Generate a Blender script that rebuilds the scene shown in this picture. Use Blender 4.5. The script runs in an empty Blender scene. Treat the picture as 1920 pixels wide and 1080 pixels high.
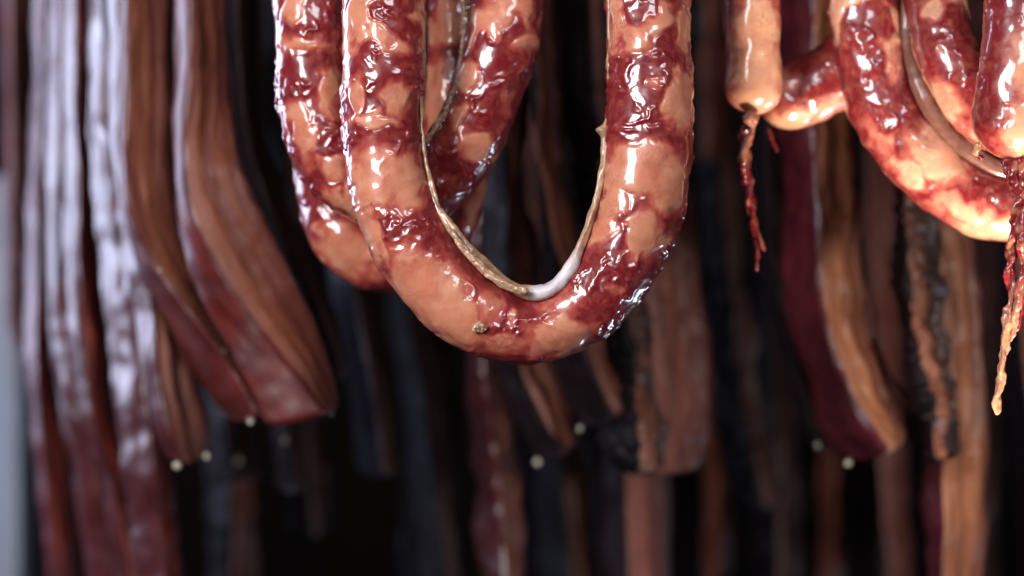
import bpy, math, random
import numpy as np
from mathutils import Vector

R_ = math.radians
scene = bpy.context.scene
C = scene.collection

# ------------------------------------------------------------------ camera
S = 0.0002          # metres per photo pixel at the sausage plane (Y = 0)
DC = 1.0            # camera distance from that plane
cam_d = bpy.data.cameras.new('camera')
cam = bpy.data.objects.new('camera', cam_d)
C.objects.link(cam)
cam.location = (0, -DC, 0)
cam.rotation_euler = (R_(90), 0, 0)
cam_d.sensor_width = 36
cam_d.lens = 36 * DC / (1920 * S)
cam_d.clip_start = 0.02
cam_d.clip_end = 50
cam_d.dof.use_dof = True
cam_d.dof.focus_distance = 0.988
cam_d.dof.aperture_fstop = 4.2
scene.camera = cam

# ------------------------------------------------------------------ world and lamps
w = bpy.data.worlds.new('World'); scene.world = w; w.use_nodes = True
bg = w.node_tree.nodes['Background']
bg.inputs['Color'].default_value = (0.5, 0.5, 0.62, 1)
bg.inputs['Strength'].default_value = 0.024

def area(name, loc, target, sx, sy, power, color):
    d = bpy.data.lights.new(name, 'AREA'); d.shape = 'RECTANGLE'
    d.size = sx; d.size_y = sy; d.energy = power; d.color = color
    o = bpy.data.objects.new(name, d); C.objects.link(o)
    o.location = loc
    o.rotation_euler = (Vector(target) - Vector(loc)).to_track_quat('-Z', 'Y').to_euler()
    return o

# daylight from the window behind the meat on the left
area('window_light_back', (-0.66, 0.44, 0.17), (-0.10, 0.15, 0.03), 0.34, 0.52, 5.0, (0.66, 0.72, 1.0))
# window on the camera's side, high left
area('window_light_front', (-0.66, -0.98, 0.34), (0.0, 0.0, 0.0), 0.40, 0.52, 17.5, (1.0, 0.93, 0.95))
# added soft fill, high to the camera's right; no window known there
area('front_fill_high', (0.24, -1.2, 0.72), (0.0, 0.0, 0.0), 0.5, 0.3, 6.0, (0.95, 0.93, 1.0))
# low light grazing the right underside
area('doorway_light', (0.55, 0.30, -0.50), (0.03, 0.0, -0.03), 0.14, 0.22, 1.6, (0.72, 0.82, 1.0))
# warm lamp low on the right
def spot(name, loc, target, power, color, deg, blend, size):
    d = bpy.data.lights.new(name, 'SPOT'); d.energy = power; d.color = color
    d.spot_size = R_(deg); d.spot_blend = blend; d.shadow_soft_size = size
    o = bpy.data.objects.new(name, d); C.objects.link(o)
    o.location = loc
    o.rotation_euler = (Vector(target) - Vector(loc)).to_track_quat('-Z', 'Y').to_euler()
    return o
spot('work_lamp', (0.27, -0.16, -0.62), (0.185, 0.03, 0.05), 75.0, (1.0, 0.84, 0.70), 19, 0.8, 0.03)

spot('side_fill', (0.62, -0.55, 0.02), (0.235, 0.17, -0.05), 19.0, (1.0, 0.86, 0.76), 31, 1.0, 0.06)  # added warm fill that brightens the right-hand pork

scene.view_settings.view_transform = 'Standard'
scene.view_settings.look = 'None'
scene.view_settings.exposure = 0.0
scene.view_settings.gamma = 1.0
scene.view_settings.use_curve_mapping = False

# ------------------------------------------------------------------ helpers
def P(px, py, Y=0.0):
    k = S * (DC + Y) / DC
    return ((px - 960) * k, Y, (540 - py) * k)

_rng = np.random.RandomState(7)
_perm = _rng.permutation(256); _perm = np.concatenate([_perm, _perm, _perm])
_grad = _rng.normal(size=(256, 3)); _grad /= np.linalg.norm(_grad, axis=1)[:, None]
_grad = _grad.astype(np.float32)

def pn(p):
    p = np.asarray(p, dtype=np.float32)
    i = np.floor(p).astype(np.int64); f = p - i
    u = f * f * f * (f * (f * 6 - 15) + 10)
    i &= 255
    out = 0
    for dx in (0, 1):
        wx = u[:, 0] if dx else 1 - u[:, 0]
        a = _perm[(i[:, 0] + dx) & 255]
        for dy in (0, 1):
            wy = u[:, 1] if dy else 1 - u[:, 1]
            b = _perm[(a + i[:, 1] + dy) & 255]
            for dz in (0, 1):
                wz = u[:, 2] if dz else 1 - u[:, 2]
                g = _grad[_perm[(b + i[:, 2] + dz) & 255]]
                d = g[:, 0] * (f[:, 0] - dx) + g[:, 1] * (f[:, 1] - dy) + g[:, 2] * (f[:, 2] - dz)
                out = out + wx * wy * wz * d
    return out * 1.6

def sstep(a, b, x):
    t = np.clip((x - a) / (b - a), 0, 1)
    return t * t * (3 - 2 * t)

def catmull(pts, n_per=40):
    P_ = np.array(pts, float)
    P_ = np.vstack([2 * P_[0] - P_[1], P_, 2 * P_[-1] - P_[-2]])
    out = []
    for k in range(1, len(P_) - 2):
        t = np.linspace(0, 1, n_per, endpoint=False)[:, None]
        a, b, c, d = P_[k - 1], P_[k], P_[k + 1], P_[k + 2]
        out.append(0.5 * (2 * b + (c - a) * t + (2 * a - 5 * b + 4 * c - d) * t ** 2 + (3 * b - a - 3 * c + d) * t ** 3))
    out.append(P_[-2][None])
    return np.vstack(out)

def resample(poly, n, key=None):
    q = poly if key is None else poly[:, :key]
    d = np.concatenate([[0], np.cumsum(np.linalg.norm(np.diff(q, axis=0), axis=1))])
    t = np.linspace(0, d[-1], n)
    return np.stack([np.interp(t, d, poly[:, j]) for j in range(poly.shape[1])], 1), d[-1]

def to_world(a):
    """px, py, Y columns -> metres"""
    k = S * (DC + a[:, 2]) / DC
    o = np.empty((len(a), 3))
    o[:, 0] = (a[:, 0] - 960) * k; o[:, 1] = a[:, 2]; o[:, 2] = (540 - a[:, 1]) * k
    return o

def grid_mesh(name, V, rows, cols, wrap, mat, parent=None, attrs=None, caps=True, origin=None, colrange=None, loc_abs=None):
    """V rows*cols vertices; optional wrap around; optional end caps"""
    r = np.arange(rows - 1); nc = cols if wrap else cols - 1
    c = np.arange(nc)
    rr, cc = np.meshgrid(r, c, indexing='ij')
    c2 = (cc + 1) % cols
    F = np.stack([rr * cols + cc, rr * cols + c2, (rr + 1) * cols + c2, (rr + 1) * cols + cc], -1).reshape(-1, 4)
    loops = F.ravel(); nf = len(F)
    starts = np.arange(nf) * 4
    extra = []
    if caps and wrap:
        extra = [list(range(cols))[::-1], list(range((rows - 1) * cols, rows * cols))]
    allloops = np.concatenate([loops] + [np.array(e) for e in extra]) if extra else loops
    st = list(starts); p = len(loops)
    for e in extra:
        st.append(p); p += len(e)
    me = bpy.data.meshes.new(name)
    o0 = np.array(origin if origin is not None else (0, 0, 0), float)
    me.vertices.add(len(V)); me.vertices.foreach_set('co', (V - o0).astype(np.float32).ravel())
    me.loops.add(len(allloops)); me.loops.foreach_set('vertex_index', allloops.astype(np.int32))
    me.polygons.add(len(st)); me.polygons.foreach_set('loop_start', np.array(st, dtype=np.int32))
    me.update(calc_edges=True); me.validate()
    me.polygons.foreach_set('use_smooth', np.ones(len(me.polygons), dtype=bool))
    for an, av in (attrs or {}).items():
        if av.ndim == 1:
            a = me.attributes.new(an, 'FLOAT', 'POINT'); a.data.foreach_set('value', av.astype(np.float32))
        else:
            a = me.attributes.new(an, 'FLOAT_VECTOR', 'POINT'); a.data.foreach_set('vector', av.astype(np.float32).ravel())
    me.materials.append(mat)
    o = bpy.data.objects.new(name, me); C.objects.link(o)
    if parent is not None:
        o.parent = parent
        o.location = Vector(o0) - parent.location
    else:
        o.location = o0
    return o

def tag(o, label, cat, group=None):
    o['label'] = label; o['category'] = cat
    if group: o['group'] = group

def thing(name, loc, label, cat, group=None):
    o = bpy.data.objects.new(name, None); C.objects.link(o)
    o.location = loc; o.empty_display_size = 0.02
    tag(o, label, cat, group)
    return o

# ------------------------------------------------------------------ materials
def newmat(name):
    m = bpy.data.materials.new(name); m.use_nodes = True
    nt = m.node_tree
    b = nt.nodes['Principled BSDF']
    return m, nt, b

def N(nt, t, **kw):
    n = nt.nodes.new(t)
    for k, v in kw.items():
        if k in n.inputs: n.inputs[k].default_value = v
        else: setattr(n, k, v)
    return n

def mixc(nt, fac, a, b):
    n = nt.nodes.new('ShaderNodeMix'); n.data_type = 'RGBA'
    for sock, v in ((n.inputs[0], fac), (n.inputs[6], a), (n.inputs[7], b)):
        if isinstance(v, (int, float)): sock.default_value = v
        elif isinstance(v, tuple): sock.default_value = (*v, 1) if len(v) == 3 else v
        else: nt.links.new(v, sock)
    return n.outputs[2]

def ramp(nt, fac, stops):
    n = nt.nodes.new('ShaderNodeValToRGB')
    e = n.color_ramp.elements
    while len(e) < len(stops): e.new(0.5)
    for k, (p, c) in enumerate(stops):
        e[k].position = p
        e[k].color = (c, c, c, 1) if isinstance(c, (int, float)) else (*c, 1)
    nt.links.new(fac, n.inputs['Fac'])
    return n.outputs['Color']

def noise(nt, vec, scale, detail=3, rough=0.55, dist=0.0):
    n = N(nt, 'ShaderNodeTexNoise', Scale=scale, Detail=detail, Roughness=rough, Distortion=dist)
    if vec is not None: nt.links.new(vec, n.inputs['Vector'])
    return n.outputs['Fac']

def bump(nt, b, h, strength, dist):
    n = N(nt, 'ShaderNodeBump', Strength=strength, Distance=dist)
    nt.links.new(h, n.inputs['Height']); nt.links.new(n.outputs['Normal'], b.inputs['Normal'])
    return n

def sausage_mat(name, fatc, leanc, pale):
    m, nt, b = newmat(name)
    att = N(nt, 'ShaderNodeAttribute', attribute_name='fat').outputs['Fac']
    co = N(nt, 'ShaderNodeTexCoord').outputs['Object']
    n1 = noise(nt, co, 260, 4, 0.6, 0.4)
    n2 = noise(nt, co, 90, 3, 0.6, 1.2)
    vein = ramp(nt, noise(nt, co, 120, 2, 0.5, 2.5), [(0.44, 0.0), (0.49, 0.75), (0.52, 0.75), (0.57, 0.0)])
    fat1 = mixc(nt, ramp(nt, n2, [(0.3, 0.0), (0.75, 1.0)]), fatc, pale)
    redv = mixc(nt, 0.7, fatc, leanc)
    vm = N(nt, 'ShaderNodeMath', operation='MULTIPLY'); nt.links.new(vein, vm.inputs[0]); 
    nt.links.new(ramp(nt, noise(nt, co, 60, 2), [(0.5, 0.0), (0.68, 0.55)]), vm.inputs[1])
    fat2 = mixc(nt, vm.outputs[0], fat1, redv)
    lean1 = mixc(nt, ramp(nt, n1, [(0.47, 0.0), (0.72, 0.7)]), leanc, tuple(0.6 * l + 0.40 * f for l, f in zip(leanc, fatc)))
    lean2 = mixc(nt, ramp(nt, n2, [(0.5, 0.0), (0.8, 0.6)]), lean1, tuple(0.45 * c for c in leanc))
    rosy = (0.62 * fatc[0] + 0.3 * leanc[0], 0.45 * fatc[1] + 0.4 * leanc[1], 0.55 * fatc[2])
    fat2 = mixc(nt, ramp(nt, noise(nt, co, 75, 4, 0.62, 0.8), [(0.50, 0.0), (0.70, 0.6)]), fat2, rosy)
    n4 = noise(nt, co, 170, 4, 0.65, 1.0)
    ma = N(nt, 'ShaderNodeMath', operation='MULTIPLY_ADD'); nt.links.new(n4, ma.inputs[0]); ma.inputs[1].default_value = 1.0; ma.inputs[2].default_value = -0.50
    mb = N(nt, 'ShaderNodeMath', operation='ADD'); nt.links.new(ma.outputs[0], mb.inputs[0]); nt.links.new(att, mb.inputs[1])
    mid = tuple(0.5 * l + 0.55 * f for l, f in zip(leanc, fatc)); mid = (mid[0], mid[1] * 0.70, mid[2] * 0.85)
    c3 = mixc(nt, ramp(nt, mb.outputs[0], [(0.12, 0.0), (0.47, 1.0)]), lean2, mid)
    col = mixc(nt, ramp(nt, mb.outputs[0], [(0.46, 0.0), (0.78, 1.0)]), c3, fat2)
    nt.links.new(col, b.inputs['Base Color'])
    b.inputs['Roughness'].default_value = 0.30
    b.inputs['Specular IOR Level'].default_value = 0.5
    b.inputs['Coat Weight'].default_value = 1.0
    b.inputs['Coat Roughness'].default_value = 0.05
    b.inputs['Coat IOR'].default_value = 1.5
    b.inputs['Subsurface Weight'].default_value = 0.55
    b.inputs['Subsurface Radius'].default_value = (1.0, 0.32, 0.16)
    b.inputs['Subsurface Scale'].default_value = 0.0035
    bump(nt, b, noise(nt, co, 420, 2, 0.4), 0.08, 0.0006)
    return m

M_saus = sausage_mat('cured_sausage_casing', (0.60, 0.205, 0.115), (0.215, 0.013, 0.020), (0.68, 0.34, 0.21))
M_sausw = sausage_mat('pale_sausage_casing', (0.66, 0.30, 0.17), (0.22, 0.013, 0.018), (0.74, 0.44, 0.28))

def seam_mat(name, a, bcol, rough=0.35):
    m, nt, b = newmat(name)
    att = N(nt, 'ShaderNodeAttribute', attribute_name='pale').outputs['Fac']
    co = N(nt, 'ShaderNodeTexCoord').outputs['Object']
    c1 = mixc(nt, ramp(nt, noise(nt, co, 400, 4, 0.6, 0.6), [(0.35, 0.0), (0.65, 1.0)]), a, tuple(0.6 * x for x in a))
    nt.links.new(mixc(nt, att, c1, bcol), b.inputs['Base Color'])
    b.inputs['Roughness'].default_value = rough
    b.inputs['Coat Weight'].default_value = 0.7; b.inputs['Coat Roughness'].default_value = 0.15
    b.inputs['Subsurface Weight'].default_value = 0.2; b.inputs['Subsurface Scale'].default_value = 0.002
    bump(nt, b, noise(nt, co, 700, 2), 0.15, 0.0005)
    return m
M_seam = seam_mat('dried_membrane', (0.56, 0.35, 0.21), (0.76, 0.72, 0.74))
M_seam_shade = seam_mat('shaded_membrane', (0.20, 0.075, 0.045), (0.66, 0.62, 0.62), 0.5)  # same membrane, with the shade inside the loop put into its colour
M_tail = seam_mat('twisted_casing', (0.28, 0.018, 0.018), (0.58, 0.28, 0.15), 0.35)

def rind_mat(name, base, dark, rough, coat):
    m, nt, b = newmat(name)
    b.inputs['Specular IOR Level'].default_value = 0.5 if coat >= 0.25 else 0.12
    st = N(nt, 'ShaderNodeAttribute', attribute_name='st').outputs['Vector']
    mp = N(nt, 'ShaderNodeMapping'); mp.inputs['Scale'].default_value = (1, 0.25, 1); nt.links.new(st, mp.inputs['Vector'])
    n1 = noise(nt, mp.outputs[0], 160, 4, 0.6, 0.5)
    n2 = noise(nt, st, 45, 4, 0.6, 0.3)
    c = mixc(nt, ramp(nt, n2, [(0.35, 0.0), (0.65, 1.0)]), base, dark)
    c = mixc(nt, ramp(nt, n1, [(0.5, 0.0), (0.8, 0.5)]), c, tuple(0.4 * x for x in dark))
    nt.links.new(c, b.inputs['Base Color'])
    b.inputs['Roughness'].default_value = rough
    b.inputs['Coat Weight'].default_value = coat; b.inputs['Coat Roughness'].default_value = 0.25
    bump(nt, b, n1, 0.35, 0.0012)
    return m
RIND = {
    'red': rind_mat('red_smoked_rind', (0.13, 0.012, 0.007), (0.06, 0.006, 0.007), 0.45, 0.25),
    'mauve': rind_mat('mauve_smoked_rind', (0.085, 0.014, 0.016), (0.05, 0.006, 0.006), 0.36, 0.5),
    'blue': rind_mat('blue_sheen_rind', (0.026, 0.026, 0.060), (0.010, 0.009, 0.022), 0.5, 0.3),  # bluish window reflection put into the rind colour
    'navy': rind_mat('brown_black_rind', (0.020, 0.012, 0.016), (0.010, 0.006, 0.007), 0.55, 0.08),
    'black': rind_mat('shade_char_rind', (0.010, 0.008, 0.011), (0.005, 0.004, 0.005), 0.6, 0.05),  # shade of the back strips put into the colour; char on the knobbly piece
    'plum': rind_mat('plum_smoked_rind', (0.11, 0.012, 0.020), (0.05, 0.007, 0.012), 0.42, 0.25),
}

def cut_mat(name, fat, lean, crust, lo=0.42, hi=0.56, rough=0.48, lump=0.6, soot=0.7):
    m, nt, b = newmat(name)
    b.inputs['Specular IOR Level'].default_value = 0.3
    st = N(nt, 'ShaderNodeAttribute', attribute_name='st').outputs['Vector']
    mp = N(nt, 'ShaderNodeMapping'); mp.inputs['Scale'].default_value = (1, 0.09, 1); nt.links.new(st, mp.inputs['Vector'])
    mp2 = N(nt, 'ShaderNodeMapping'); mp2.inputs['Scale'].default_value = (1, 0.3, 1); nt.links.new(st, mp2.inputs['Vector'])
    layer = noise(nt, mp.outputs[0], 95, 3, 0.5, 0.35)
    spot_ = noise(nt, mp2.outputs[0], 190, 4, 0.65, 0.6)
    c = mixc(nt, ramp(nt, layer, [(lo, 0.0), (hi, 1.0)]), fat, lean)
    c = mixc(nt, ramp(nt, spot_, [(0.42, 0.0), (0.62, 0.55)]), c, tuple(0.55 * x for x in fat))
    blot = ramp(nt, noise(nt, mp2.outputs[0], 62, 5, 0.7, 0.9), [(0.54, 0.0), (0.66, soot)])
    c = mixc(nt, blot, c, crust)
    vv = N(nt, 'ShaderNodeAttribute', attribute_name='vcut').outputs['Fac']
    av = N(nt, 'ShaderNodeMath', operation='MULTIPLY_ADD'); nt.links.new(layer, av.inputs[0]); av.inputs[1].default_value = 0.55; nt.links.new(vv, av.inputs[2])
    c = mixc(nt, ramp(nt, av.outputs[0], [(0.36, 0.55), (0.52, 0.0)]), c, tuple(min(1, x * 1.1 + 0.05) for x in fat))
    c = mixc(nt, ramp(nt, av.outputs[0], [(0.72, 0.0), (1.05, 0.85)]), c, lean)
    v = N(nt, 'ShaderNodeAttribute', attribute_name='edge').outputs['Fac']
    ad = N(nt, 'ShaderNodeMath', operation='ADD'); nt.links.new(v, ad.inputs[0])
    ml = N(nt, 'ShaderNodeMath', operation='MULTIPLY_ADD'); nt.links.new(spot_, ml.inputs[0]); ml.inputs[1].default_value = 0.9; ml.inputs[2].default_value = -0.45
    nt.links.new(ml.outputs[0], ad.inputs[1])
    c = mixc(nt, ramp(nt, ad.outputs[0], [(0.5, 0.0), (0.68, 0.95)]), c, crust)
    nt.links.new(c, b.inputs['Base Color'])
    b.inputs['Roughness'].default_value = rough
    b.inputs['Coat Weight'].default_value = 0.5 * max(0.0, fat[0] - 0.1); b.inputs['Coat Roughness'].default_value = 0.3
    bump(nt, b, spot_, lump, 0.0025)
    return m
CUT = {
    'orange': cut_mat('orange_smoked_fat', (0.38, 0.145, 0.062), (0.12, 0.036, 0.024), (0.045, 0.014, 0.016), 0.50, 0.66),
    'amber': cut_mat('amber_smoked_fat', (0.215, 0.064, 0.030), (0.12, 0.03, 0.02), (0.05, 0.014, 0.016), 0.46, 0.68),
    'umber': cut_mat('umber_smoked_meat', (0.19, 0.058, 0.038), (0.060, 0.013, 0.011), (0.014, 0.008, 0.009), 0.44, 0.60),
    'brown': cut_mat('brown_smoked_fat', (0.23, 0.078, 0.042), (0.085, 0.022, 0.02), (0.03, 0.012, 0.014), 0.44, 0.60),
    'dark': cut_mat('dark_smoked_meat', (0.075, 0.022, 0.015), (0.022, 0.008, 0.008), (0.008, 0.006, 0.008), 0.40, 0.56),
    'red': cut_mat('red_smoked_meat', (0.24, 0.035, 0.018), (0.12, 0.014, 0.010), (0.05, 0.01, 0.012), 0.42, 0.58),
    'char': cut_mat('charred_smoked_meat', (0.30, 0.105, 0.055), (0.020, 0.012, 0.014), (0.02, 0.012, 0.014), 0.44, 0.58, 0.34, 1.0),
}
m, nt, b = newmat('congealed_fat'); M_drop = m
b.inputs['Base Color'].default_value = (0.75, 0.74, 0.55, 1); b.inputs['Roughness'].default_value = 0.2
b.inputs['Subsurface Weight'].default_value = 0.3; b.inputs['Subsurface Scale'].default_value = 0.002
nt.links.new(mixc(nt, noise(nt, N(nt, 'ShaderNodeTexCoord').outputs['Object'], 300), (0.8, 0.79, 0.62), (0.6, 0.6, 0.45)), b.inputs['Base Color'])

m, nt, b = newmat('smoke_blackened_wall'); M_wall = m
nt.links.new(mixc(nt, noise(nt, N(nt, 'ShaderNodeTexCoord').outputs['Object'], 6, 6), (0.004, 0.0035, 0.003), (0.012, 0.009, 0.007)), b.inputs['Base Color'])
b.inputs['Roughness'].default_value = 0.95; b.inputs['Specular IOR Level'].default_value = 0.1
m, nt, b = newmat('pale_blue_paint'); M_post = m
nt.links.new(mixc(nt, ramp(nt, noise(nt, N(nt, 'ShaderNodeTexCoord').outputs['Object'], 9, 5), [(0.35, 0.0), (0.7, 1.0)]), (0.26, 0.31, 0.38), (0.17, 0.19, 0.23)), b.inputs['Base Color'])
b.inputs['Roughness'].default_value = 0.5

# ------------------------------------------------------------------ setting
def box(name, lo, hi, mat, parent=None):
    lo = np.array(lo, float); hi = np.array(hi, float); c = (lo + hi) / 2
    me = bpy.data.meshes.new(name)
    vs = [((lo, hi)[i][0] - c[0], (lo, hi)[j][1] - c[1], (lo, hi)[k][2] - c[2]) for i in (0, 1) for j in (0, 1) for k in (0, 1)]
    fs = [(0, 1, 3, 2), (4, 6, 7, 5), (0, 4, 5, 1), (2, 3, 7, 6), (0, 2, 6, 4), (1, 5, 7, 3)]
    me.from_pydata([tuple(v) for v in vs], [], fs); me.materials.append(mat)
    o = bpy.data.objects.new(name, me); C.objects.link(o)
    if parent is not None: o.parent = parent; o.location = Vector(c) - parent.location
    else: o.location = c
    return o
wall = box('wall', (-1.6, 1.5, -1.0), (1.6, 1.6, 1.2), M_wall); wall['kind'] = 'structure'

post = thing('door_post', P(22, 700, 0.62), 'pale blue painted post standing upright beyond the leftmost meat strips', 'post')
x0 = P(-90, 0, 0.62)[0]; xm = P(8, 0, 0.62)[0]; x1 = P(46, 0, 0.62)[0]
box('board', (x0, 0.62, -0.9), (xm, 0.66, P(0, 330, 0.62)[2]), M_post, post)  # both boards stop low: the post's unlit top is put into the shape
box('edge_strip', (xm + 0.002, 0.60, -0.9), (x1, 0.64, P(0, 470, 0.62)[2]), M_post, post)

# ------------------------------------------------------------------ sausages
def blob_field(W, blobs, Y):
    px = W[:, 0] / (S * (DC + Y)) * DC + 960
    py = 540 - W[:, 2] / (S * (DC + Y)) * DC
    f = np.zeros(len(W))
    for (cx, cy, rx, ry, rot, val) in blobs:
        a = R_(rot); dx = px - cx; dy = py - cy
        u = (dx * math.cos(a) + dy * math.sin(a)) / rx
        v = (-dx * math.sin(a) + dy * math.cos(a)) / ry
        d = np.sqrt(u * u + v * v)
        f = np.maximum(f, val * (1 - sstep(0.40, 1.50, d)))
    return f

def sausage(name, pts, rads, mat, label, group, blobs=None, step=0.0004, wr=1.0, seed=0.0, end=(False, False), parent_only=False, fat_bias=0.0, ymax=-1e9):
    """pts (px,py,Y) centreline, rads in px (at that depth)"""
    rad = np.array(rads, float)
    src = np.array([(a[0], a[1], a[2], r) for a, r in zip(pts, rad)], float)
    cur = catmull(src, 60)
    Wp = to_world(cur[:, :3])
    k = S * (DC + cur[:, 2]) / DC
    poly = np.hstack([Wp, (cur[:, 3] * k)[:, None]])
    d = np.concatenate([[0], np.cumsum(np.linalg.norm(np.diff(poly[:, :3], axis=0), axis=1))])
    L = d[-1]; n = int(L / step) + 1
    t = np.linspace(0, L, n)
    poly = np.stack([np.interp(t, d, poly[:, j]) for j in range(4)], 1)
    # light smoothing of the polyline
    ker = np.hanning(25); ker /= ker.sum()
    pad = 12
    q = np.vstack([poly[0] + (poly[0] - poly[1:pad + 1][::-1]), poly, poly[-1] + (poly[-1] - poly[-pad - 1:-1][::-1])])
    poly = np.stack([np.convolve(q[:, j], ker, 'valid') for j in range(4)], 1)
    rr = poly[:, 3].copy()
    for which, e in enumerate(end):
        if e:
            dist = t if which == 0 else L - t
            R0 = rr.mean()
            x = np.clip(dist / (R0 * e), 0, 1)
            rr *= np.sqrt(np.clip(1 - (1 - x) ** 2, 0.004, 1))
    T = np.gradient(poly[:, :3], axis=0); T /= np.linalg.norm(T, axis=1)[:, None]
    Yv = np.array([0, 1, 0.])
    N1 = np.cross(T, Yv); N1 /= np.linalg.norm(N1, axis=1)[:, None]
    N2 = np.cross(N1, T)
    m_ = int(2 * math.pi * rr.max() / step)
    th = np.linspace(0, 2 * math.pi, m_, endpoint=False)
    dirs = N1[:, None, :] * np.cos(th)[None, :, None] + N2[:, None, :] * np.sin(th)[None, :, None]
    base = poly[:, None, :3] + dirs * rr[:, None, None]
    B = base.reshape(-1, 3); Dn = dirs.reshape(-1, 3)
    mm = B * 1000 + seed * 37.7
    # fat / lean field
    warp = np.stack([pn(mm / 6 + 11), pn(mm / 6 + 31), pn(mm / 6 + 57)], 1)
    Yc = poly[:, 1].mean()
    rnd = pn(mm / 13.0 + 3) + 0.35 * pn(mm / 5.5 + 9)
    f_r = sstep(-0.24, 0.36, rnd - 0.02 + fat_bias)
    if blobs:
        fb = blob_field(B + warp * 0.0034, blobs, Yc)
        front = sstep(-0.25, 0.15, -Dn[:, 1])
        if ymax > -1e8:
            py = 540 - B[:, 2] / (S * (DC + Yc)) * DC
            front = front * sstep(ymax - 25, ymax + 5, py)
        fat = fb * front + f_r * (1 - front)
    else:
        fat = f_r
    lean = 1 - fat
    zone = sstep(-0.22, 0.30, pn(mm / 11 + 71))
    low = pn(mm / 17 + 5) * 0.75 + pn(mm / 7.5 + 15) * 0.35
    q = mm + 1.6 * np.stack([pn(mm / 3.5 + 41), pn(mm / 3.5 + 43), pn(mm / 3.5 + 47)], 1)
    r1 = np.clip(1.08 - 2.1 * np.sqrt(pn(q / 7.2) ** 2 + 0.004), 0, 1) ** 1.5
    r2 = np.clip(1.08 - 2.1 * np.sqrt(pn(q / 3.9 + 17) ** 2 + 0.006), 0, 1) ** 1.4
    amp = (0.15 + 0.55 * lean) * (0.12 + 0.88 * zone) * wr
    disp = low + amp * (1.05 * r1 + 0.30 * r2 + 0.07 * pn(q / 2.0 + 5)) + 0.40 * fat * sstep(0, 1, fat)
    # casing groove where chunks meet
    edge = np.exp(-((fat - 0.5) / 0.22) ** 2)
    disp -= 0.22 * edge * wr
    sc = np.repeat(rr / rr.max(), m_)
    V = B + Dn * (disp * 0.001 * sc)[:, None]
    o = grid_mesh(name, V, n, m_, True, mat, attrs={'fat': fat}, origin=tuple(poly[0, :3]))
    tag(o, label, 'sausage', group)
    return o

def strand(name, pts, rads, mat, parent, flat=1.0, amp=0.5, freq=2.0, pale=None, step=0.0005, seed=0., twist=0.0, nub=None, squash_y=1.0, long_=0.0):
    """thin wrinkled tube (px,py,Y) with radii px, used for membranes and tails"""
    src = np.array([(a[0], a[1], a[2], r) for a, r in zip(pts, rads)], float)
    cur = catmull(src, 30); Wp = to_world(cur[:, :3]); k = S * (DC + cur[:, 2])
    poly = np.hstack([Wp, (cur[:, 3] * k)[:, None], cur[:, :2]])
    d = np.concatenate([[0], np.cumsum(np.linalg.norm(np.diff(poly[:, :3], axis=0), axis=1))])
    n = int(d[-1] / step) + 1; t = np.linspace(0, d[-1], n)
    poly = np.stack([np.interp(t, d, poly[:, j]) for j in range(6)], 1)
    rr = poly[:, 3]
    dist = np.minimum(t, d[-1] - t); x = np.clip(dist / (rr.mean() * 1.5), 0, 1)
    rr = rr * np.sqrt(np.clip(1 - (1 - x) ** 2, 0.03, 1))
    T = np.gradient(poly[:, :3], axis=0); T /= np.linalg.norm(T, axis=1)[:, None]
    N1 = np.cross(T, [0, 1, 0.]); N1 /= np.linalg.norm(N1, axis=1)[:, None]; N2 = np.cross(N1, T)
    m_ = max(14, int(2 * math.pi * rr.max() / step))
    th = np.linspace(0, 2 * math.pi, m_, endpoint=False)
    ph = twist * t
    A = th[None, :] + 0 * ph[:, None]
    lobe = 1 + (0.28 * np.cos(2 * A + ph[:, None]) if twist else 0)
    ca = np.cos(A) * flat * lobe; sa = np.sin(A) * squash_y * lobe
    off = N1[:, None, :] * ca[..., None] + N2[:, None, :] * sa[..., None]
    B = (poly[:, None, :3] + off * rr[:, None, None]).reshape(-1, 3)
    Dn = off.reshape(-1, 3)
    mm = B * 1000 + seed * 13.1
    tt = np.repeat(t, m_) * 1000
    lon = np.stack([np.tile(np.cos(th), n) * rr.mean() * 1000, np.tile(np.sin(th), n) * rr.mean() * 1000, tt / 5.0], 1) + seed * 13.1
    dd = pn(lon / freq * 1.3) * amp * long_ + (1 - long_) * (pn(mm / freq) * amp + pn(mm / (freq * 0.45) + 9) * amp * 0.5) + long_ * 0.3 * amp * pn(mm / freq)
    if nub is not None:
        pxx = np.repeat(poly[:, 4], m_); pyy = np.repeat(poly[:, 5], m_)
        g = np.exp(-(((pxx - nub[0]) / nub[2]) ** 2 + ((pyy - nub[1]) / nub[2]) ** 2))
        dd = dd + g * nub[3] * np.clip(np.tile(np.cos(th), n), 0, 1)
    V = B + Dn * (dd * 0.001)[:, None]
    pxx = np.repeat(poly[:, 4], m_); pyy = np.repeat(poly[:, 5], m_)
    pv = np.zeros(len(V)) if pale is None else pale(pxx, pyy, mm)
    return grid_mesh(name, V, n, m_, True, mat, parent=parent, attrs={'pale': pv}, origin=tuple(poly[0, :3]))

G1 = 'looped sausages hanging in the middle'
G2 = 'sausages of the bright bunch at the right'

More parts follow.
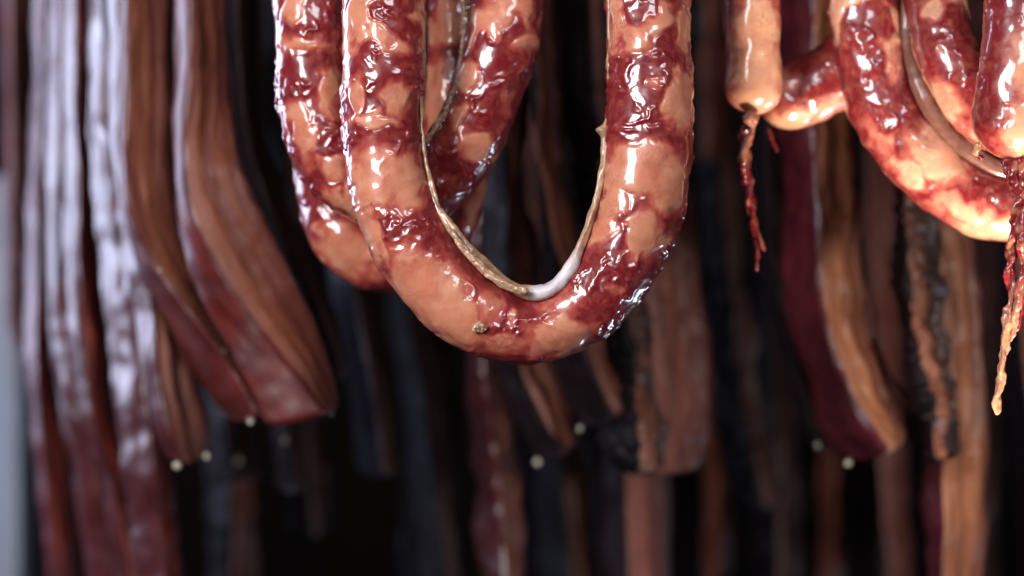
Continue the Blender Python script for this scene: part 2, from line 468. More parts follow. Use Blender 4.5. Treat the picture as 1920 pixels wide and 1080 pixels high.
blobs_main = [
    (705, 232, 52, 17, 0, 1), (750, 190, 30, 30, 0, .8), (672, 190, 16, 40, 0, .7),
    (712, 338, 60, 66, -5, 1), (765, 345, 40, 55, 0, .9),
    (690, 430, 30, 52, -15, 1), (716, 470, 22, 40, -30, .8),
    (812, 548, 105, 62, 45, 1), (860, 600, 60, 50, 35, 1),
    (918, 572, 24, 42, 10, .62), (940, 640, 55, 20, 8, .6), (962, 588, 14, 16, 0, .7),
    (1050, 630, 62, 40, -12, 1), (1045, 575, 45, 40, 0, .55),
    (1150, 545, 18, 12, 0, .5),
    (1270, 200, 34, 62, 0, .95), (1215, 160, 14, 20, 0, .7),
    (1195, 318, 62, 52, 0, 1), (1245, 350, 45, 60, 8, .9), (1150, 355, 26, 70, 8, 1),
    (1128, 425, 32, 40, 20, .9), (1203, 442, 36, 52, 12, 1),
]
main = sausage('sausage', [(712, -420, 0.02), (716, -200, 0.012), (720, 0, 0.004), (719, 131, 0), (715, 220, 0), (724, 310, 0), (746, 395, 0), (783, 472, 0), (838, 543, 0), (905, 592, 0), (975, 614, 0), (1042, 604, 0), (1105, 563, 0), (1150, 505, 0), (1184, 435, 0), (1206, 360, 0), (1217, 270, 0), (1219, 180, 0), (1216, 80, 0.002), (1212, -120, 0.01), (1208, -420, 0.02)],
    [76, 76, 77, 76, 74, 74, 76, 77, 76, 73, 68, 68, 72, 75, 79, 82, 83, 80, 78, 76, 76],
    M_saus, 'glossy wrinkled front sausage, the widest U loop, sharp in the middle of the photo', G1, blobs_main, step=0.00034, wr=1.25, ymax=118)

def pale_main(px, py, mm):
    a = sstep(985, 1003, px) * (1 - sstep(1062, 1100, px)) * sstep(430, 500, py)
    return np.clip(a, 0, 1)
strand('casing_seam', [(789, -300, .003), (792, 0, .001), (793, 131, -.002), (789, 200, -.003), (797, 290, -.004), (815, 372, -.006), (842, 420, -.008), (878, 465, -.009), (920, 508, -.009), (965, 540, -.009), (1003, 550, -.010), (1035, 541, -.010), (1062, 513, -.009), (1084, 470, -.008), (1103, 420, -.007), (1118, 370, -.006), (1131, 310, -.005), (1137, 255, -.004), (1143, 200, -.003), (1143, 131, -.002), (1142, 0, 0), (1140, -300, .003)],
    [4, 4, 4, 4, 5, 7, 10, 13, 14, 14, 17, 18, 16, 11, 8, 7, 7, 9, 6, 5, 4, 4], M_seam, main, flat=0.85, amp=1.1, freq=3.0, long_=0.97, pale=pale_main, nub=(1137, 245, 9, 3.0), seed=2, step=0.0004)
strand('casing_seam', [(838, 425, -.014), (872, 470, -.0155), (915, 512, -.0165), (955, 538, -.017), (990, 549, -.017)], [3, 6, 8, 8, 6], M_seam, main, flat=1.0, amp=0.9, freq=1.6, long_=0.8, seed=5, step=0.0003)
# crumb of fat stuck on the underside
strand('fat_crumb', [(888, 622, -.0147), (900, 612, -.0153), (913, 616, -.0152)], [6, 8, 5], M_seam, main, amp=1.6, freq=1.3, seed=8, step=0.0003)

loop2 = sausage('sausage', [(560, -420, .05), (568, -150, .042), (583, 60, .036), (586, 160, .036), (602, 250, .036), (645, 325, .036), (705, 362, .037), (765, 366, .037), (822, 338, .036), (862, 282, .034), (894, 220, .032), (924, 140, .031), (950, 40, .031), (955, -150, .042), (965, -420, .05)],
    [64, 65, 66, 67, 68, 68, 66, 65, 65, 66, 67, 67, 66, 64, 64], M_saus,
    'dark red wrinkled sausage loop directly behind the left arm of the big front loop', G1,
    [(572, 250, 26, 60, -15, .95), (622, 175, 24, 45, 0, .9), (625, 320, 30, 22, 30, .8), (650, 380, 45, 16, 35, .9), (690, 370, 50, 40, 0, .8),
     (893, 278, 42, 24, 35, 1), (855, 235, 20, 40, 20, .9), (875, 150, 26, 34, 10, 1), (845, 345, 14, 14, 0, .4), (950, 200, 14, 26, 0, .5)], step=0.00042, wr=1.2, seed=3, ymax=110)
strand('casing_seam', [(870, 0, .03), (862, 131, .024), (848, 175, .022), (832, 215, .021), (812, 245, .021), (799, 270, .022)], [3, 4, 4, 4, 5, 5], M_seam, loop2, amp=.9, freq=2.2, seed=4)

loop3 = sausage('sausage', [(600, -420, .09), (606, -100, .08), (612, 150, .072), (620, 300, .072), (632, 385, .072), (655, 440, .072), (700, 472, .072), (765, 470, .072), (820, 425, .072), (845, 350, .072), (856, 260, .072), (868, 150, .072), (872, -50, .078), (876, -420, .09)],
    [68, 68, 68, 69, 70, 71, 72, 71, 68, 66, 66, 68, 68, 68], M_saus,
    'farthest looped sausage of the middle bunch, its fat pale underside showing at the lower left', G1,
    [(652, 470, 62, 46, 30, 1), (715, 505, 30, 22, 0, .6), (820, 200, 26, 90, 0, 1), (890, 380, 25, 60, 15, .8), (600, 430, 10, 20, 0, .6)], step=0.0006, wr=0.9, seed=6, ymax=100)

# right bunch
s4 = sausage('sausage', [(1402, -420, .05), (1405, -100, .05), (1410, 60, .05), (1413, 140, .05), (1410, 216, .05)], [52, 52, 53, 53, 50], M_sausw,
    'plump pale sausage tip hanging straight down at the left of the bright bunch', G2,
    [(1420, 150, 60, 90, 0, 1), (1420, 60, 60, 60, 0, 1)], step=0.0006, wr=.4, seed=8, end=(False, 0.9))
s5 = sausage('sausage', [(1420, 196, .082), (1465, 186, .08), (1525, 165, .08), (1590, 120, .08), (1640, 30, .085), (1650, -100, .095), (1655, -420, .1)], [50, 60, 62, 62, 60, 58, 56], M_sausw,
    'short pinkish sausage curving up to the right behind the plump pale tip', G2,
    [(1470, 232, 60, 22, -10, .9), (1540, 205, 40, 20, -20, .6), (1450, 160, 40, 30, 0, .55)], step=0.0006, wr=.9, seed=9, end=(1.1, False))
s6 = sausage('sausage', [(1610, -420, .06), (1612, -150, .055), (1620, 20, .05), (1636, 130, .048), (1672, 225, .046), (1735, 305, .045), (1810, 362, .045), (1890, 388, .046), (1975, 370, .05), (2035, 290, .055), (2060, 150, .06), (2070, -100, .065), (2075, -420, .07)],
    [66, 66, 66, 67, 68, 68, 67, 66, 66, 66, 66, 66, 66], M_sausw,
    'big bright loop sausage with a glaring pale underside, sagging toward the right edge', G2,
    [(1742, 292, 52, 62, -40, 1), (1690, 330, 20, 40, -40, .8), (1790, 400, 60, 24, 30, 1), (1880, 430, 110, 30, 5, 1), (1660, 120, 20, 50, 0, .6), (1640, 270, 16, 60, -30, .6)], step=0.0005, wr=.8, seed=11, ymax=100)
strand('casing_seam', [(1702, -100, .045), (1700, 60, .042), (1716, 140, .036), (1745, 205, .034), (1790, 262, .034), (1845, 305, .035), (1900, 325, .037), (1950, 322, .04)], [10, 11, 13, 15, 16, 17, 16, 12], M_seam_shade, s6, long_=.8, amp=.6, freq=6, seed=7)
s7 = sausage('sausage', [(1735, -420, .07), (1740, -100, .05), (1765, 60, .035), (1795, 140, .03), (1840, 205, .03), (1900, 240, .03), (1970, 235, .035), (2020, 150, .04), (2030, -100, .05), (2035, -420, .06)],
    [56, 56, 57, 58, 58, 56, 56, 56, 56, 56], M_sausw,
    'red and orange loop sausage nested inside the big bright loop', G2,
    [(1760, 205, 22, 50, -35, .8), (1850, 160, 30, 30, 0, .7), (1820, 255, 30, 16, 30, .7)], step=0.0005, wr=.8, seed=13, ymax=60)
s8 = sausage('sausage', [(1915, -420, -.005), (1914, -100, -.012), (1910, 60, -.016), (1905, 160, -.018), (1900, 226, -.018), (1896, 300, -.018)], [60, 62, 66, 72, 74, 66], M_sausw,
    'rounded sausage end nearest the right edge, hanging in front with a twisted red tail', G2,
    [(1918, 250, 56, 70, 0, 1), (1925, 130, 56, 80, 0, .85)], step=0.0004, wr=.6, seed=15, end=(False, 1.0))

def tail_pale(y0):
    def f(px, py, mm):
        return np.clip(sstep(y0 - 60, y0 + 60, py) * 0.8 + 0.5 * sstep(0.05, .3, pn(mm / 5)), 0, 1)
    return f
# tail under the plump pale tip
strand('casing_tail', [(1408, 214, .05), (1402, 245, .05), (1396, 290, .05), (1402, 340, .051), (1408, 385, .052), (1418, 430, .053), (1434, 470, .054)], [14, 12, 10, 9, 9, 5, 4], M_tail, s4, amp=.9, freq=2.5, twist=700, long_=.75, seed=1, pale=lambda px, py, mm: 0.35 * sstep(0.05, .3, pn(mm / 5)))
strand('casing_tail', [(1414, 218, .046), (1408, 250, .045), (1394, 300, .045), (1400, 350, .05)], [7, 6, 6, 4], M_tail, s4, amp=.7, freq=2.5, seed=2, pale=lambda px, py, mm: 0.6 * (py < 300))
strand('casing_tail', [(1405, 380, .053), (1410, 430, .055), (1420, 470, .055), (1418, 510, .055)], [4, 3, 3, 3], M_tail, s4, amp=.7, freq=2.5, seed=3)
strand('casing_tail', [(1438, 240, .08), (1448, 260, .08), (1458, 284, .08)], [4, 3, 3], M_tail, s5, amp=.7, freq=2.5, seed=4)
strand('casing_tail', [(1404, 206, .044), (1410, 222, .043), (1416, 238, .044)], [13, 15, 9], M_tail, s4, amp=1.4, freq=3, long_=.6, seed=12, pale=lambda px, py, mm: 0 * px + .5)
# long tail under the front end
strand('casing_tail', [(1896, 284, -.018), (1904, 330, -.02), (1912, 370, -.022), (1906, 420, -.022), (1896, 470, -.021), (1893, 520, -.021), (1900, 560, -.021), (1888, 610, -.021), (1882, 660, -.02), (1876, 710, -.02), (1870, 745, -.02), (1869, 778, -.02)],
       [14, 13, 13, 12, 10, 9, 8, 9, 8, 8, 7, 6], M_tail, s8, amp=1.1, freq=2.2, twist=520, long_=.75, seed=5, pale=tail_pale(600), step=0.0004)
strand('casing_tail', [(1912, 284, -.02), (1922, 330, -.022), (1926, 390, -.024), (1915, 440, -.026), (1922, 490, -.024), (1912, 545, -.024), (1904, 590, -.022), (1896, 640, -.021)],
       [12, 12, 11, 11, 10, 8, 7, 4], M_tail, s8, amp=1.0, freq=2.2, twist=480, long_=.75, seed=6, pale=tail_pale(560), step=0.0004)
strand('casing_tail', [(1880, 286, -.014), (1886, 320, -.016), (1898, 350, -.02), (1910, 372, -.026)], [3.5, 4, 4, 3], M_tail, s8, amp=.6, freq=2, seed=7, step=0.0003)
strand('casing_tail', [(1926, 500, -.02), (1918, 560, -.018), (1908, 606, -.018), (1902, 622, -.018)], [7, 7, 7, 5], M_tail, s8, amp=.5, freq=2, seed=8, step=0.0004)
strand('casing_tail', [(1838, 268, -.004), (1832, 280, -.002), (1834, 290, 0), (1846, 300, 0)], [6, 7, 5, 4], M_tail, s7, amp=.8, freq=2, seed=9, step=0.0003, pale=lambda px, py, mm: sstep(296, 280, py) * 0 + (py < 288) * 1.0)

# ------------------------------------------------------------------ smoked pork strips
PG_L = 'smoked pork strips hanging at the left'
PG_M = 'smoked pork strips hanging behind the middle sausages'
PG_R = 'smoked pork strips hanging at the right'

def uvsphere(name, c, r, parent, sx=1, sz=1, mat=None, seed=0):
    n, m_ = 14, 20
    ph = np.linspace(0.02, math.pi - 0.02, n); th = np.linspace(0, 2 * math.pi, m_, endpoint=False)
    X = np.sin(ph)[:, None] * np.cos(th) ; Yy = np.sin(ph)[:, None] * np.sin(th); Z = np.cos(ph)[:, None] * np.ones(m_)
    D = np.stack([X, Yy, Z], -1).reshape(-1, 3)
    D[:, 2] *= -1
    V = D * r * (0.86 + 0.45 * pn(D * 0.9 + seed))[:, None]
    # drop: drawn up into the meat
    up = np.clip(V[:, 2] / r, 0, 1)
    V[:, 0] *= (1 - 0.45 * up) * sx; V[:, 1] *= (1 - 0.45 * up); V[:, 2] *= sz * (1 + 0.5 * up)
    return grid_mesh(name, V + np.array(c), n, m_, True, mat or M_drop, parent=parent, origin=c)

def strip(Lp, Mp, Rp, Y, rind, cut, label, group, Wr=0.036, Wc=0.026, rough=0.5, drops=(), seed=0.0, endlen=14, edge=0.3, step=0.0012, groove=1.0, ytilt=0.0, bulge=1.6):
    """Lp/Mp/Rp: left edge, ridge, right edge (photo px) -> a slab with a rind face (L..M) and a cut face (M..R)"""
    n0 = 60
    def cv(p):
        c = catmull(np.array([(a[0], a[1], 0.) for a in p]), 30)
        return resample(c[:, :2], n0)[0]
    L2, M2, R2 = cv(Lp), cv(Mp), cv(Rp)
    Lm = max(np.linalg.norm(np.diff(M2, axis=0), axis=1).sum(), 1) * S * (1 + Y)
    n = int(Lm / step) + 8
    f = lambda a: np.stack([np.interp(np.linspace(0, 1, n), np.linspace(0, 1, n0), a[:, j]) for j in (0, 1)], 1)
    L2, M2, R2 = f(L2), f(M2), f(R2)
    k = S * (1 + Y)
    wl = np.linalg.norm(L2 - M2, axis=1) * k; wc = np.linalg.norm(R2 - M2, axis=1) * k
    dl = np.sqrt(np.clip(Wr ** 2 - wl ** 2, (0.15 * Wr) ** 2, None)); dr = np.sqrt(np.clip(Wc ** 2 - wc ** 2, (0.15 * Wc) ** 2, None))
    ker = np.hanning(21); ker /= ker.sum()
    sm = lambda a: np.convolve(np.pad(a, 10, mode='edge'), ker, 'valid')
    dl, dr = sm(dl), sm(dr)
    s_ = np.linspace(0, 1, n)
    wob = 0.006 * pn(np.stack([s_ * Lm * 1000 / 90, s_ * 0 + seed * 3.3, s_ * 0], 1))
    Ym = Y + wob + ytilt * (s_ - 0.5)
    tow = lambda a, y: to_world(np.stack([a[:, 0], a[:, 1], y], 1))
    A = tow(L2, Ym + dl); B = tow(M2, Ym); Cc = tow(R2, Ym + dr)
    Dd = A + Cc - B; Dd[:, 1] = np.maximum(A[:, 1], Cc[:, 1]) + 0.006
    corners = np.stack([A, B, Cc, Dd], 1)                  # n,4,3
    # bottom rounding
    cen = corners.mean(1, keepdims=True)
    el = endlen * k; dist = (1 - s_) * Lm
    x = np.clip(dist / el, 0, 1); sc = np.sqrt(np.clip(1 - (1 - x) ** 2, 0.0025, 1))
    sc = sc ** 0.8
    corners = cen + (corners - cen) * sc[:, None, None]
    corners[..., 1] += (Ym - cen[:, 0, 1] + 0.004)[:, None] * (1 - sc)[:, None]
    ks = [22, 20, 8, 8]; Wt = []
    for e in range(4):
        for j in range(ks[e]):
            t = j / ks[e]; r = np.zeros(4); r[e] = 1 - t; r[(e + 1) % 4] = t; Wt.append(r)
    Wt = np.array(Wt); K = len(Wt)
    for _ in range(5):
        Wt = (np.roll(Wt, 1, 0) + 2 * Wt + np.roll(Wt, -1, 0)) / 4
    G = np.einsum('kc,ncd->nkd', Wt, corners)
    # normals
    dv = np.roll(G, -1, 1) - np.roll(G, 1, 1); du = np.gradient(G, axis=0)
    Nn = np.cross(du, dv); Nn /= (np.linalg.norm(Nn, axis=2, keepdims=True) + 1e-12)
    out = G - G.mean(1, keepdims=True)
    sgn = np.sign((Nn * out).sum(2).sum(1)); Nn *= sgn[:, None, None]
    uu = np.linspace(0, 1, K, endpoint=False)
    um = np.tile(uu, n); sm_ = np.repeat(s_ * Lm, K)
    cutm = sstep(22 / K - .02, 22 / K + .05, um) * (1 - sstep(.70, .9, um))
    mmu = np.stack([um * 90, sm_ * 1000, 0 * um + seed * 17.3], 1)
    g = G.reshape(-1, 3) * 1000 + seed * 9.1
    disp = pn(g / 26 + 3) * 2.2 * rough * 1.4 + pn(g / 10) * 0.9 * rough
    disp += cutm * groove * (pn(mmu / np.array([7., 75., 1.])) * 2.4 + pn(mmu / np.array([3., 30., 1.]) + 7) * 0.8)
    disp += (1 - cutm) * pn(mmu / np.array([12., 40., 1.]) + 19) * 1.0 * groove
    bul = np.clip(um * K / 22, 0, 1)
    disp += bulge * np.sin(np.pi * bul) * (um * K < 22)
    if rough > 1:
        q = g + 3 * np.stack([pn(g / 7 + 1), pn(g / 7 + 2), pn(g / 7 + 3)], 1)
        disp += (np.abs(pn(q / 8)) * 4.5 + np.abs(pn(q / 4)) * 1.8) * (rough - 1)
    V = (G.reshape(-1, 3) + Nn.reshape(-1, 3) * (disp * 0.001 * np.repeat(sc, K))[:, None]).reshape(n, K, 3)
    st = np.stack([um * 0.12 + seed * 0.37, sm_ + seed * 0.11, 0 * um + seed], 1).reshape(n, K, 3)
    ed = np.zeros(K)
    iM, iR = 22, 42
    j = np.arange(K)
    ed = edge + 0.55 * sstep(iM + 10, iR + 1, j) * (j > iM)
    ed[(j > iR + 6)] = 0.9
    ed = np.tile(ed, n).reshape(n, K)
    vc = np.tile(np.clip((j - iM) / 20.0, 0, 1), n).reshape(n, K)
    org = tuple(G[0].mean(0))
    root = thing('pork_strip', org, label, 'smoked pork', group)
    # rind: columns K-6 .. iM+1 ; meat: the rest
    ra = [(c % K) for c in range(-6, iM + 2)]
    ma = [(c % K) for c in range(iM + 1, K - 6 + 1)]
    Vr = V[:, ra].reshape(-1, 3); Vm = V[:, ma].reshape(-1, 3)
    grid_mesh('rind', Vr, n, len(ra), False, RIND[rind], parent=root, attrs={'st': st[:, ra].reshape(-1, 3)}, origin=org)
    grid_mesh('meat', Vm, n, len(ma), False, CUT[cut], parent=root, attrs={'st': st[:, ma].reshape(-1, 3), 'edge': ed[:, ma].reshape(-1), 'vcut': vc[:, ma].reshape(-1)}, origin=org)
    for i, (dx, dy, r, dY) in enumerate(drops):
        flat = V.reshape(-1, 3); kk = S * (DC + flat[:, 1]) / DC
        qx = flat[:, 0] / kk + 960; qy = 540 - flat[:, 2] / kk
        b_ = int(np.argmin((qx - dx) ** 2 + (qy - (dy - 2)) ** 2 + (flat[:, 1] - Y) ** 2 * 4e4))
        at = flat[b_]; rr_ = r * k * .8
        uvsphere('fat_drop', (float(at[0]), float(at[1]) - 0.3 * rr_, float(at[2]) - 0.45 * rr_), rr_, root, seed=seed + i * 5)
    return root

# left group, far to near
strip([(8, -160), (10, 131), (12, 400), (16, 560), (30, 660)], [(18, -160), (20, 131), (22, 400), (24, 560), (36, 660)], [(50, -160), (52, 131), (54, 400), (50, 560), (48, 655)],
      .42, 'red', 'brown', 'narrow dim brown pork strip, leftmost of all, right beside the pale post', PG_L, seed=1)
strip([(66, -160), (62, 131), (50, 350), (46, 540), (52, 720), (70, 900), (90, 1160)], [(80, -160), (80, 131), (72, 350), (69, 540), (70, 720), (84, 900), (112, 1160)], [(96, -160), (96, 131), (98, 350), (96, 540), (98, 720), (128, 900), (160, 1160)],
      .31, 'plum', 'red', 'mauve strip of smoked pork, second from the pale post, thin and straight', PG_L, seed=2, Wr=0.02)
strip([(92, -160), (92, 131), (86, 350), (90, 540), (104, 720), (128, 860), (170, 1160)], [(116, -160), (117, 131), (106, 350), (108, 540), (130, 720), (172, 860), (226, 1160)], [(122, -160), (123, 131), (120, 350), (124, 540), (150, 720), (196, 860), (256, 1160)],
      .27, 'mauve', 'red', 'blurred pork strip with lavender sheen that turns red toward its lower end', PG_L, seed=3, Wr=0.022, groove=1.6)
strip([(118, -160), (119, 131), (120, 350), (120, 540), (128, 660), (152, 790), (180, 890), (232, 1160)], [(142, -160), (144, 131), (146, 350), (152, 540), (160, 660), (174, 790), (206, 890), (262, 1160)], [(166, -160), (166, 131), (168, 350), (182, 540), (192, 660), (206, 790), (236, 880), (288, 1160)],
      .235, 'mauve', 'red', 'pork strip shining almost white down its edge, kinked to the right near the bottom', PG_L, seed=4, Wr=0.024, groove=1.6)
strip([(168, -160), (168, 131), (178, 320), (186, 540), (200, 700), (222, 850), (255, 1160)], [(190, -160), (196, 131), (214, 320), (248, 520), (270, 680), (290, 850), (320, 1160)], [(200, -160), (206, 131), (224, 320), (262, 520), (290, 680), (312, 850), (345, 1160)],
      .20, 'mauve', 'red', 'mottled lavender pork strip whose broad dark red lower half hangs past the bottom edge', PG_L, seed=5, rough=.8, Wr=0.028, groove=1.6)
strip([(198, -160), (200, 131), (210, 300), (230, 440), (248, 560), (264, 700), (290, 800), (322, 868)], [(222, -160), (226, 131), (228, 300), (256, 470), (286, 570), (296, 690), (312, 790), (336, 872)], [(240, -160), (242, 131), (250, 300), (290, 470), (338, 590), (370, 690), (398, 790), (402, 858)],
      .165, 'mauve', 'brown', 'pork strip with pale blue shining rind, its tip ending in a large fat drop', PG_L, seed=6, drops=[(331, 874, 9, .0), (390, 857, 7, .02)], Wr=0.018)
strip([(226, -160), (228, 131), (226, 350), (246, 470), (292, 570), (350, 680), (432, 795)], [(233, -160), (235, 131), (234, 350), (266, 460), (326, 550), (412, 655), (486, 782)], [(322, -160), (325, 131), (327, 360), (352, 450), (392, 550), (452, 650), (520, 770)],
      .138, 'red', 'amber', 'orange streaked pork strip between two shining blue rinds, curving down to the right', PG_L, seed=7, Wr=.034, drops=[(300, 508, 5, -.004), (418, 661, 4.5, -.004), (475, 796, 9, .0)], edge=.12, groove=.55)
strip([(322, -160), (324, 131), (323, 300), (326, 410), (350, 500), (388, 585), (430, 670), (466, 745), (496, 806)], [(358, -160), (358, 131), (346, 260), (352, 380), (400, 490), (458, 580), (536, 680), (586, 735), (622, 778)], [(424, -160), (432, 131), (446, 250), (476, 350), (522, 440), (570, 540), (606, 630), (630, 715), (636, 774)],
      .112, 'red', 'amber', 'left pork strip with blue shining rind widening into a deep red triangular end', PG_L, seed=8, drops=[(627, 780, 6, -.002)], edge=.12, groove=.55, Wr=0.02)
strip([(424, -160), (430, 131), (448, 300), (505, 440), (560, 560), (610, 700)], [(440, -160), (446, 131), (470, 300), (530, 450), (590, 570), (640, 712)], [(480, -160), (484, 131), (514, 280), (572, 450), (622, 590), (654, 700)],
      .19, 'navy', 'dark', 'blackish pork strip half hidden to the right of the deep red triangular end', PG_L, seed=9)
strip([(360, 500), (370, 650), (380, 780), (388, 900)], [(400, 500), (412, 650), (425, 780), (440, 905)], [(450, 500), (460, 650), (480, 780), (500, 895)],
      .30, 'navy', 'dark', 'very dark pork strip low behind the brown one, its tip at the fat drop', PG_L, seed=10, drops=[(447, 863, 9, -.02)])
strip([(470, 500), (485, 650), (500, 800), (520, 920)], [(505, 500), (525, 650), (545, 800), (560, 925)], [(530, 500), (545, 650), (568, 800), (580, 915)],
      .27, 'navy', 'dark', 'grey black pork strip hanging below the red triangular end', PG_L, seed=11, drops=[(536, 828, 8, -.02)])
# middle
strip([(600, -160), (606, 131), (612, 400), (620, 560), (648, 720), (668, 890)], [(650, -160), (655, 131), (660, 400), (668, 560), (695, 720), (720, 895)], [(695, -160), (698, 131), (700, 400), (704, 560), (730, 720), (760, 885)],
      .27, 'blue', 'dark', 'dark blue blurred pork strip hanging alone under the left of the front loop', PG_M, seed=12)
strip([(700, -160), (702, 131), (708, 400), (722, 560), (750, 760), (790, 1160)], [(735, -160), (738, 131), (745, 400), (760, 560), (795, 760), (850, 1160)], [(760, -160), (765, 131), (775, 400), (800, 560), (840, 760), (880, 1160)],
      .36, 'black', 'dark', 'faint dark strip of pork right of the dark blue one, far back', PG_M, seed=13)
strip([(868, -160), (868, 131), (864, 400), (868, 650), (880, 820), (900, 1160)], [(895, -160), (895, 131), (893, 400), (905, 650), (925, 820), (955, 1160)], [(930, -160), (930, 131), (930, 400), (945, 650), (968, 820), (990, 1160)],
      .235, 'mauve', 'brown', 'purplish brown pork strip showing below the lowest point of the front loop', PG_M, seed=14, rough=1.05, groove=1.3)
strip([(900, -160), (905, 131), (905, 400), (915, 640), (955, 780), (1000, 878)], [(941, -160), (946, 131), (951, 400), (968, 660), (1016, 785), (1060, 846)], [(990, -160), (995, 131), (1000, 400), (1045, 630), (1078, 730), (1098, 826)],
      .20, 'navy', 'brown', 'pork strip with navy rind and brown edge ending in a bright fat drop', PG_M, seed=15, drops=[(1004, 871, 10, .0)], Wr=.036, rough=1.05, groove=1.3)
strip([(1002, -160), (1005, 131), (1010, 320), (1022, 500), (1048, 680), (1080, 815)], [(998, -160), (1002, 131), (1010, 320), (1048, 500), (1092, 660), (1158, 792)], [(1042, -160), (1046, 131), (1056, 320), (1098, 480), (1150, 620), (1200, 758)],
      .17, 'navy', 'brown', 'pork strip with a dark square end just below the front loop, brown at right', PG_M, seed=16, drops=[(1089, 815, 7, -.003)], Wr=.034, rough=1.05, groove=1.3)
strip([(1035, -160), (1045, 131), (1070, 300), (1125, 480), (1165, 640), (1170, 760), (1150, 880)], [(1095, -160), (1105, 131), (1130, 300), (1180, 480), (1212, 640), (1222, 760), (1215, 890)], [(1255, -160), (1268, 131), (1290, 300), (1322, 480), (1340, 640), (1338, 780), (1318, 888)],
      .20, 'navy', 'umber', 'thick reddish brown pork slab right of the front loop with a charred lumpy left side', PG_M, seed=17, rough=1.0, edge=.1, Wr=.03, Wc=.036)
strip([(1080, 300), (1120, 560), (1140, 700), (1120, 830), (1140, 880)], [(1120, 300), (1165, 560), (1190, 700), (1190, 830), (1200, 888)], [(1160, 300), (1205, 560), (1232, 700), (1246, 830), (1260, 882)],
      .165, 'black', 'char', 'charred knobbly piece of pork against the left side of the thick brown slab', PG_M, seed=18, rough=1.9, Wr=.022, Wc=.022)
strip([(985, 700), (1000, 850), (1020, 1160)], [(1030, 700), (1050, 850), (1075, 1160)], [(1090, 700), (1110, 850), (1130, 1160)],
      .29, 'black', 'dark', 'dark bluish strip of pork hanging low under the bright fat drop', PG_M, seed=19)
strip([(1100, 700), (1110, 850), (1120, 1160)], [(1150, 700), (1165, 850), (1180, 1160)], [(1262, 700), (1264, 850), (1262, 1160)],
      .27, 'navy', 'umber', 'brown end of a low pork strip seen beneath the thick brown slab', PG_M, seed=20, drops=[(1172, 884, 6, -.02)])
strip([(1300, 300), (1320, 600), (1345, 800), (1390, 950)], [(1340, 300), (1370, 600), (1400, 800), (1430, 955)], [(1380, 300), (1410, 600), (1440, 800), (1470, 940)],
      .36, 'black', 'dark', 'barely visible dark lumpy pork strip in the gap right of the thick brown slab', PG_R, seed=21, rough=1.5)
# right
strip([(1400, -160), (1405, 131), (1415, 400), (1450, 620), (1490, 760), (1522, 838)], [(1425, -160), (1430, 131), (1440, 400), (1475, 620), (1512, 760), (1536, 840)], [(1470, -160), (1475, 131), (1490, 400), (1520, 620), (1550, 760), (1560, 830)],
      .20, 'navy', 'dark', 'thin dark pork strip immediately left of the dark red one with orange side', PG_R, seed=22, drops=[(1532, 835, 8, .0)])
strip([(1448, -160), (1455, 131), (1458, 400), (1476, 600), (1508, 730), (1545, 820), (1590, 872)], [(1522, -160), (1526, 131), (1532, 400), (1544, 580), (1584, 710), (1632, 800), (1664, 846)], [(1605, -160), (1606, 131), (1616, 400), (1642, 580), (1684, 700), (1706, 770), (1700, 822)],
      .15, 'plum', 'orange', 'dark red rind strip with bright orange fat side ending above the low fat drop', PG_R, seed=23, drops=[(1588, 874, 9, .0)], Wr=.034, Wc=.028, edge=.22, rough=1.05, groove=1.3)
strip([(1670, -160), (1672, 131), (1682, 360), (1690, 520), (1696, 640), (1712, 800), (1740, 1160)], [(1711, -160), (1714, 131), (1726, 360), (1738, 520), (1748, 640), (1760, 800), (1766, 1160)], [(1790, -160), (1795, 131), (1812, 380), (1842, 560), (1860, 700), (1862, 840), (1835, 1160)],
      .175, 'plum', 'orange', 'long orange brown pork strip below the big bright loop, charred down its left side', PG_R, seed=24, Wr=.032, Wc=.026, edge=.1, rough=1.05, groove=1.3)
strip([(1676, 330), (1684, 500), (1694, 640), (1740, 760), (1752, 860)], [(1692, 330), (1702, 500), (1712, 640), (1738, 760), (1754, 868)], [(1744, 330), (1760, 500), (1772, 640), (1786, 760), (1786, 858)],
      .145, 'navy', 'char', 'lumpy charred strip of pork clinging to the left side of the long orange brown strip', PG_R, seed=25, rough=2.0, Wr=.02, Wc=.02)
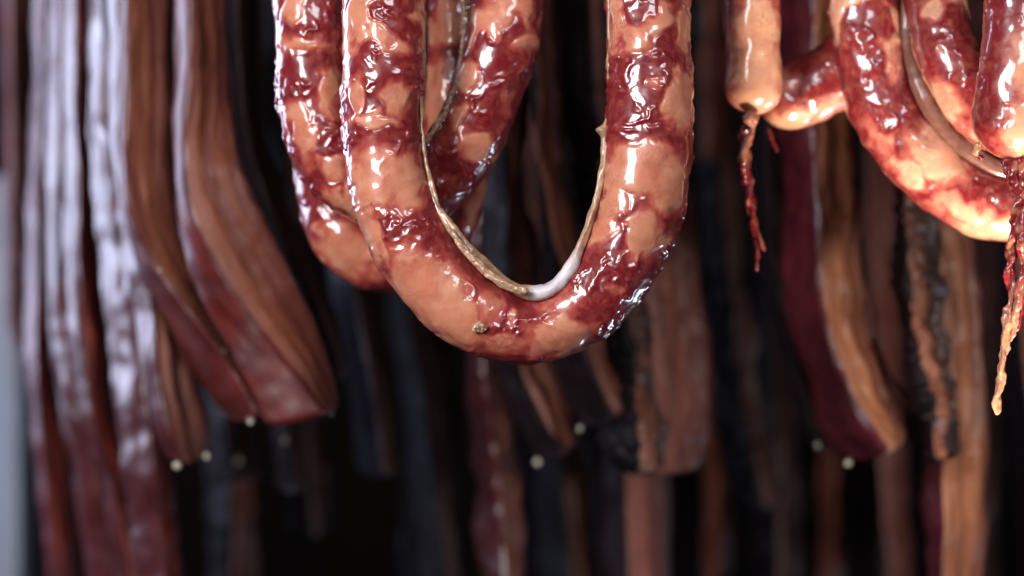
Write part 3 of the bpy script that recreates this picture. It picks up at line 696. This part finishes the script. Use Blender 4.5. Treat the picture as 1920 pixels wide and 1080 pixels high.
strip([(1862, -160), (1864, 131), (1866, 400), (1880, 650), (1890, 800), (1920, 1160)], [(1892, -160), (1895, 131), (1898, 400), (1912, 650), (1930, 800), (1960, 1160)], [(1960, -160), (1965, 131), (1970, 400), (1985, 650), (2000, 800), (2020, 1160)],
      .24, 'navy', 'brown', 'dim pork strip behind the long twisted tail, cut off by the right edge', PG_R, seed=26)

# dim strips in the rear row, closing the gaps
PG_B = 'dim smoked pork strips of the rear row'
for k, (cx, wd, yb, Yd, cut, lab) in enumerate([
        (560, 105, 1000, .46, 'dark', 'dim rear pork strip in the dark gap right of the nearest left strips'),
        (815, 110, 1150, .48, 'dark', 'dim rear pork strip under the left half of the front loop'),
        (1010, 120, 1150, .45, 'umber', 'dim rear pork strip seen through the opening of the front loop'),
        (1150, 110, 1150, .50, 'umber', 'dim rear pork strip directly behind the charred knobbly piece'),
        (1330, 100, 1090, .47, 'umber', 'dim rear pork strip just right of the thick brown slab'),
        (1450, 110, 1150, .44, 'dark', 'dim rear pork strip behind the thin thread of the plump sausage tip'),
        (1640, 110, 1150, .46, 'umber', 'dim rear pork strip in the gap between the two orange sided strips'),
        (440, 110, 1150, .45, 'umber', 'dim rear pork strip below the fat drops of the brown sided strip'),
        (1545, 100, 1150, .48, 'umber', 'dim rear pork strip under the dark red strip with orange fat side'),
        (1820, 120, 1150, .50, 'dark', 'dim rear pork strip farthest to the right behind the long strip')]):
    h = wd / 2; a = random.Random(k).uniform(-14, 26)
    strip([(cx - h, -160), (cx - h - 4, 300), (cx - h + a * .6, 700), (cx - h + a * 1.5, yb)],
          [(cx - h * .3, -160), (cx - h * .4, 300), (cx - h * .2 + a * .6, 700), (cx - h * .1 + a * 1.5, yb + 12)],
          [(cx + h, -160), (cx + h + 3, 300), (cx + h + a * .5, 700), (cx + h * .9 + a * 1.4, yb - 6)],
          Yd, 'black', cut, lab, PG_B, seed=40 + k, rough=1.1, groove=1.3, Wr=.03, Wc=.036, step=0.0018)  # rear row's shade put into the rind and darker cut colours
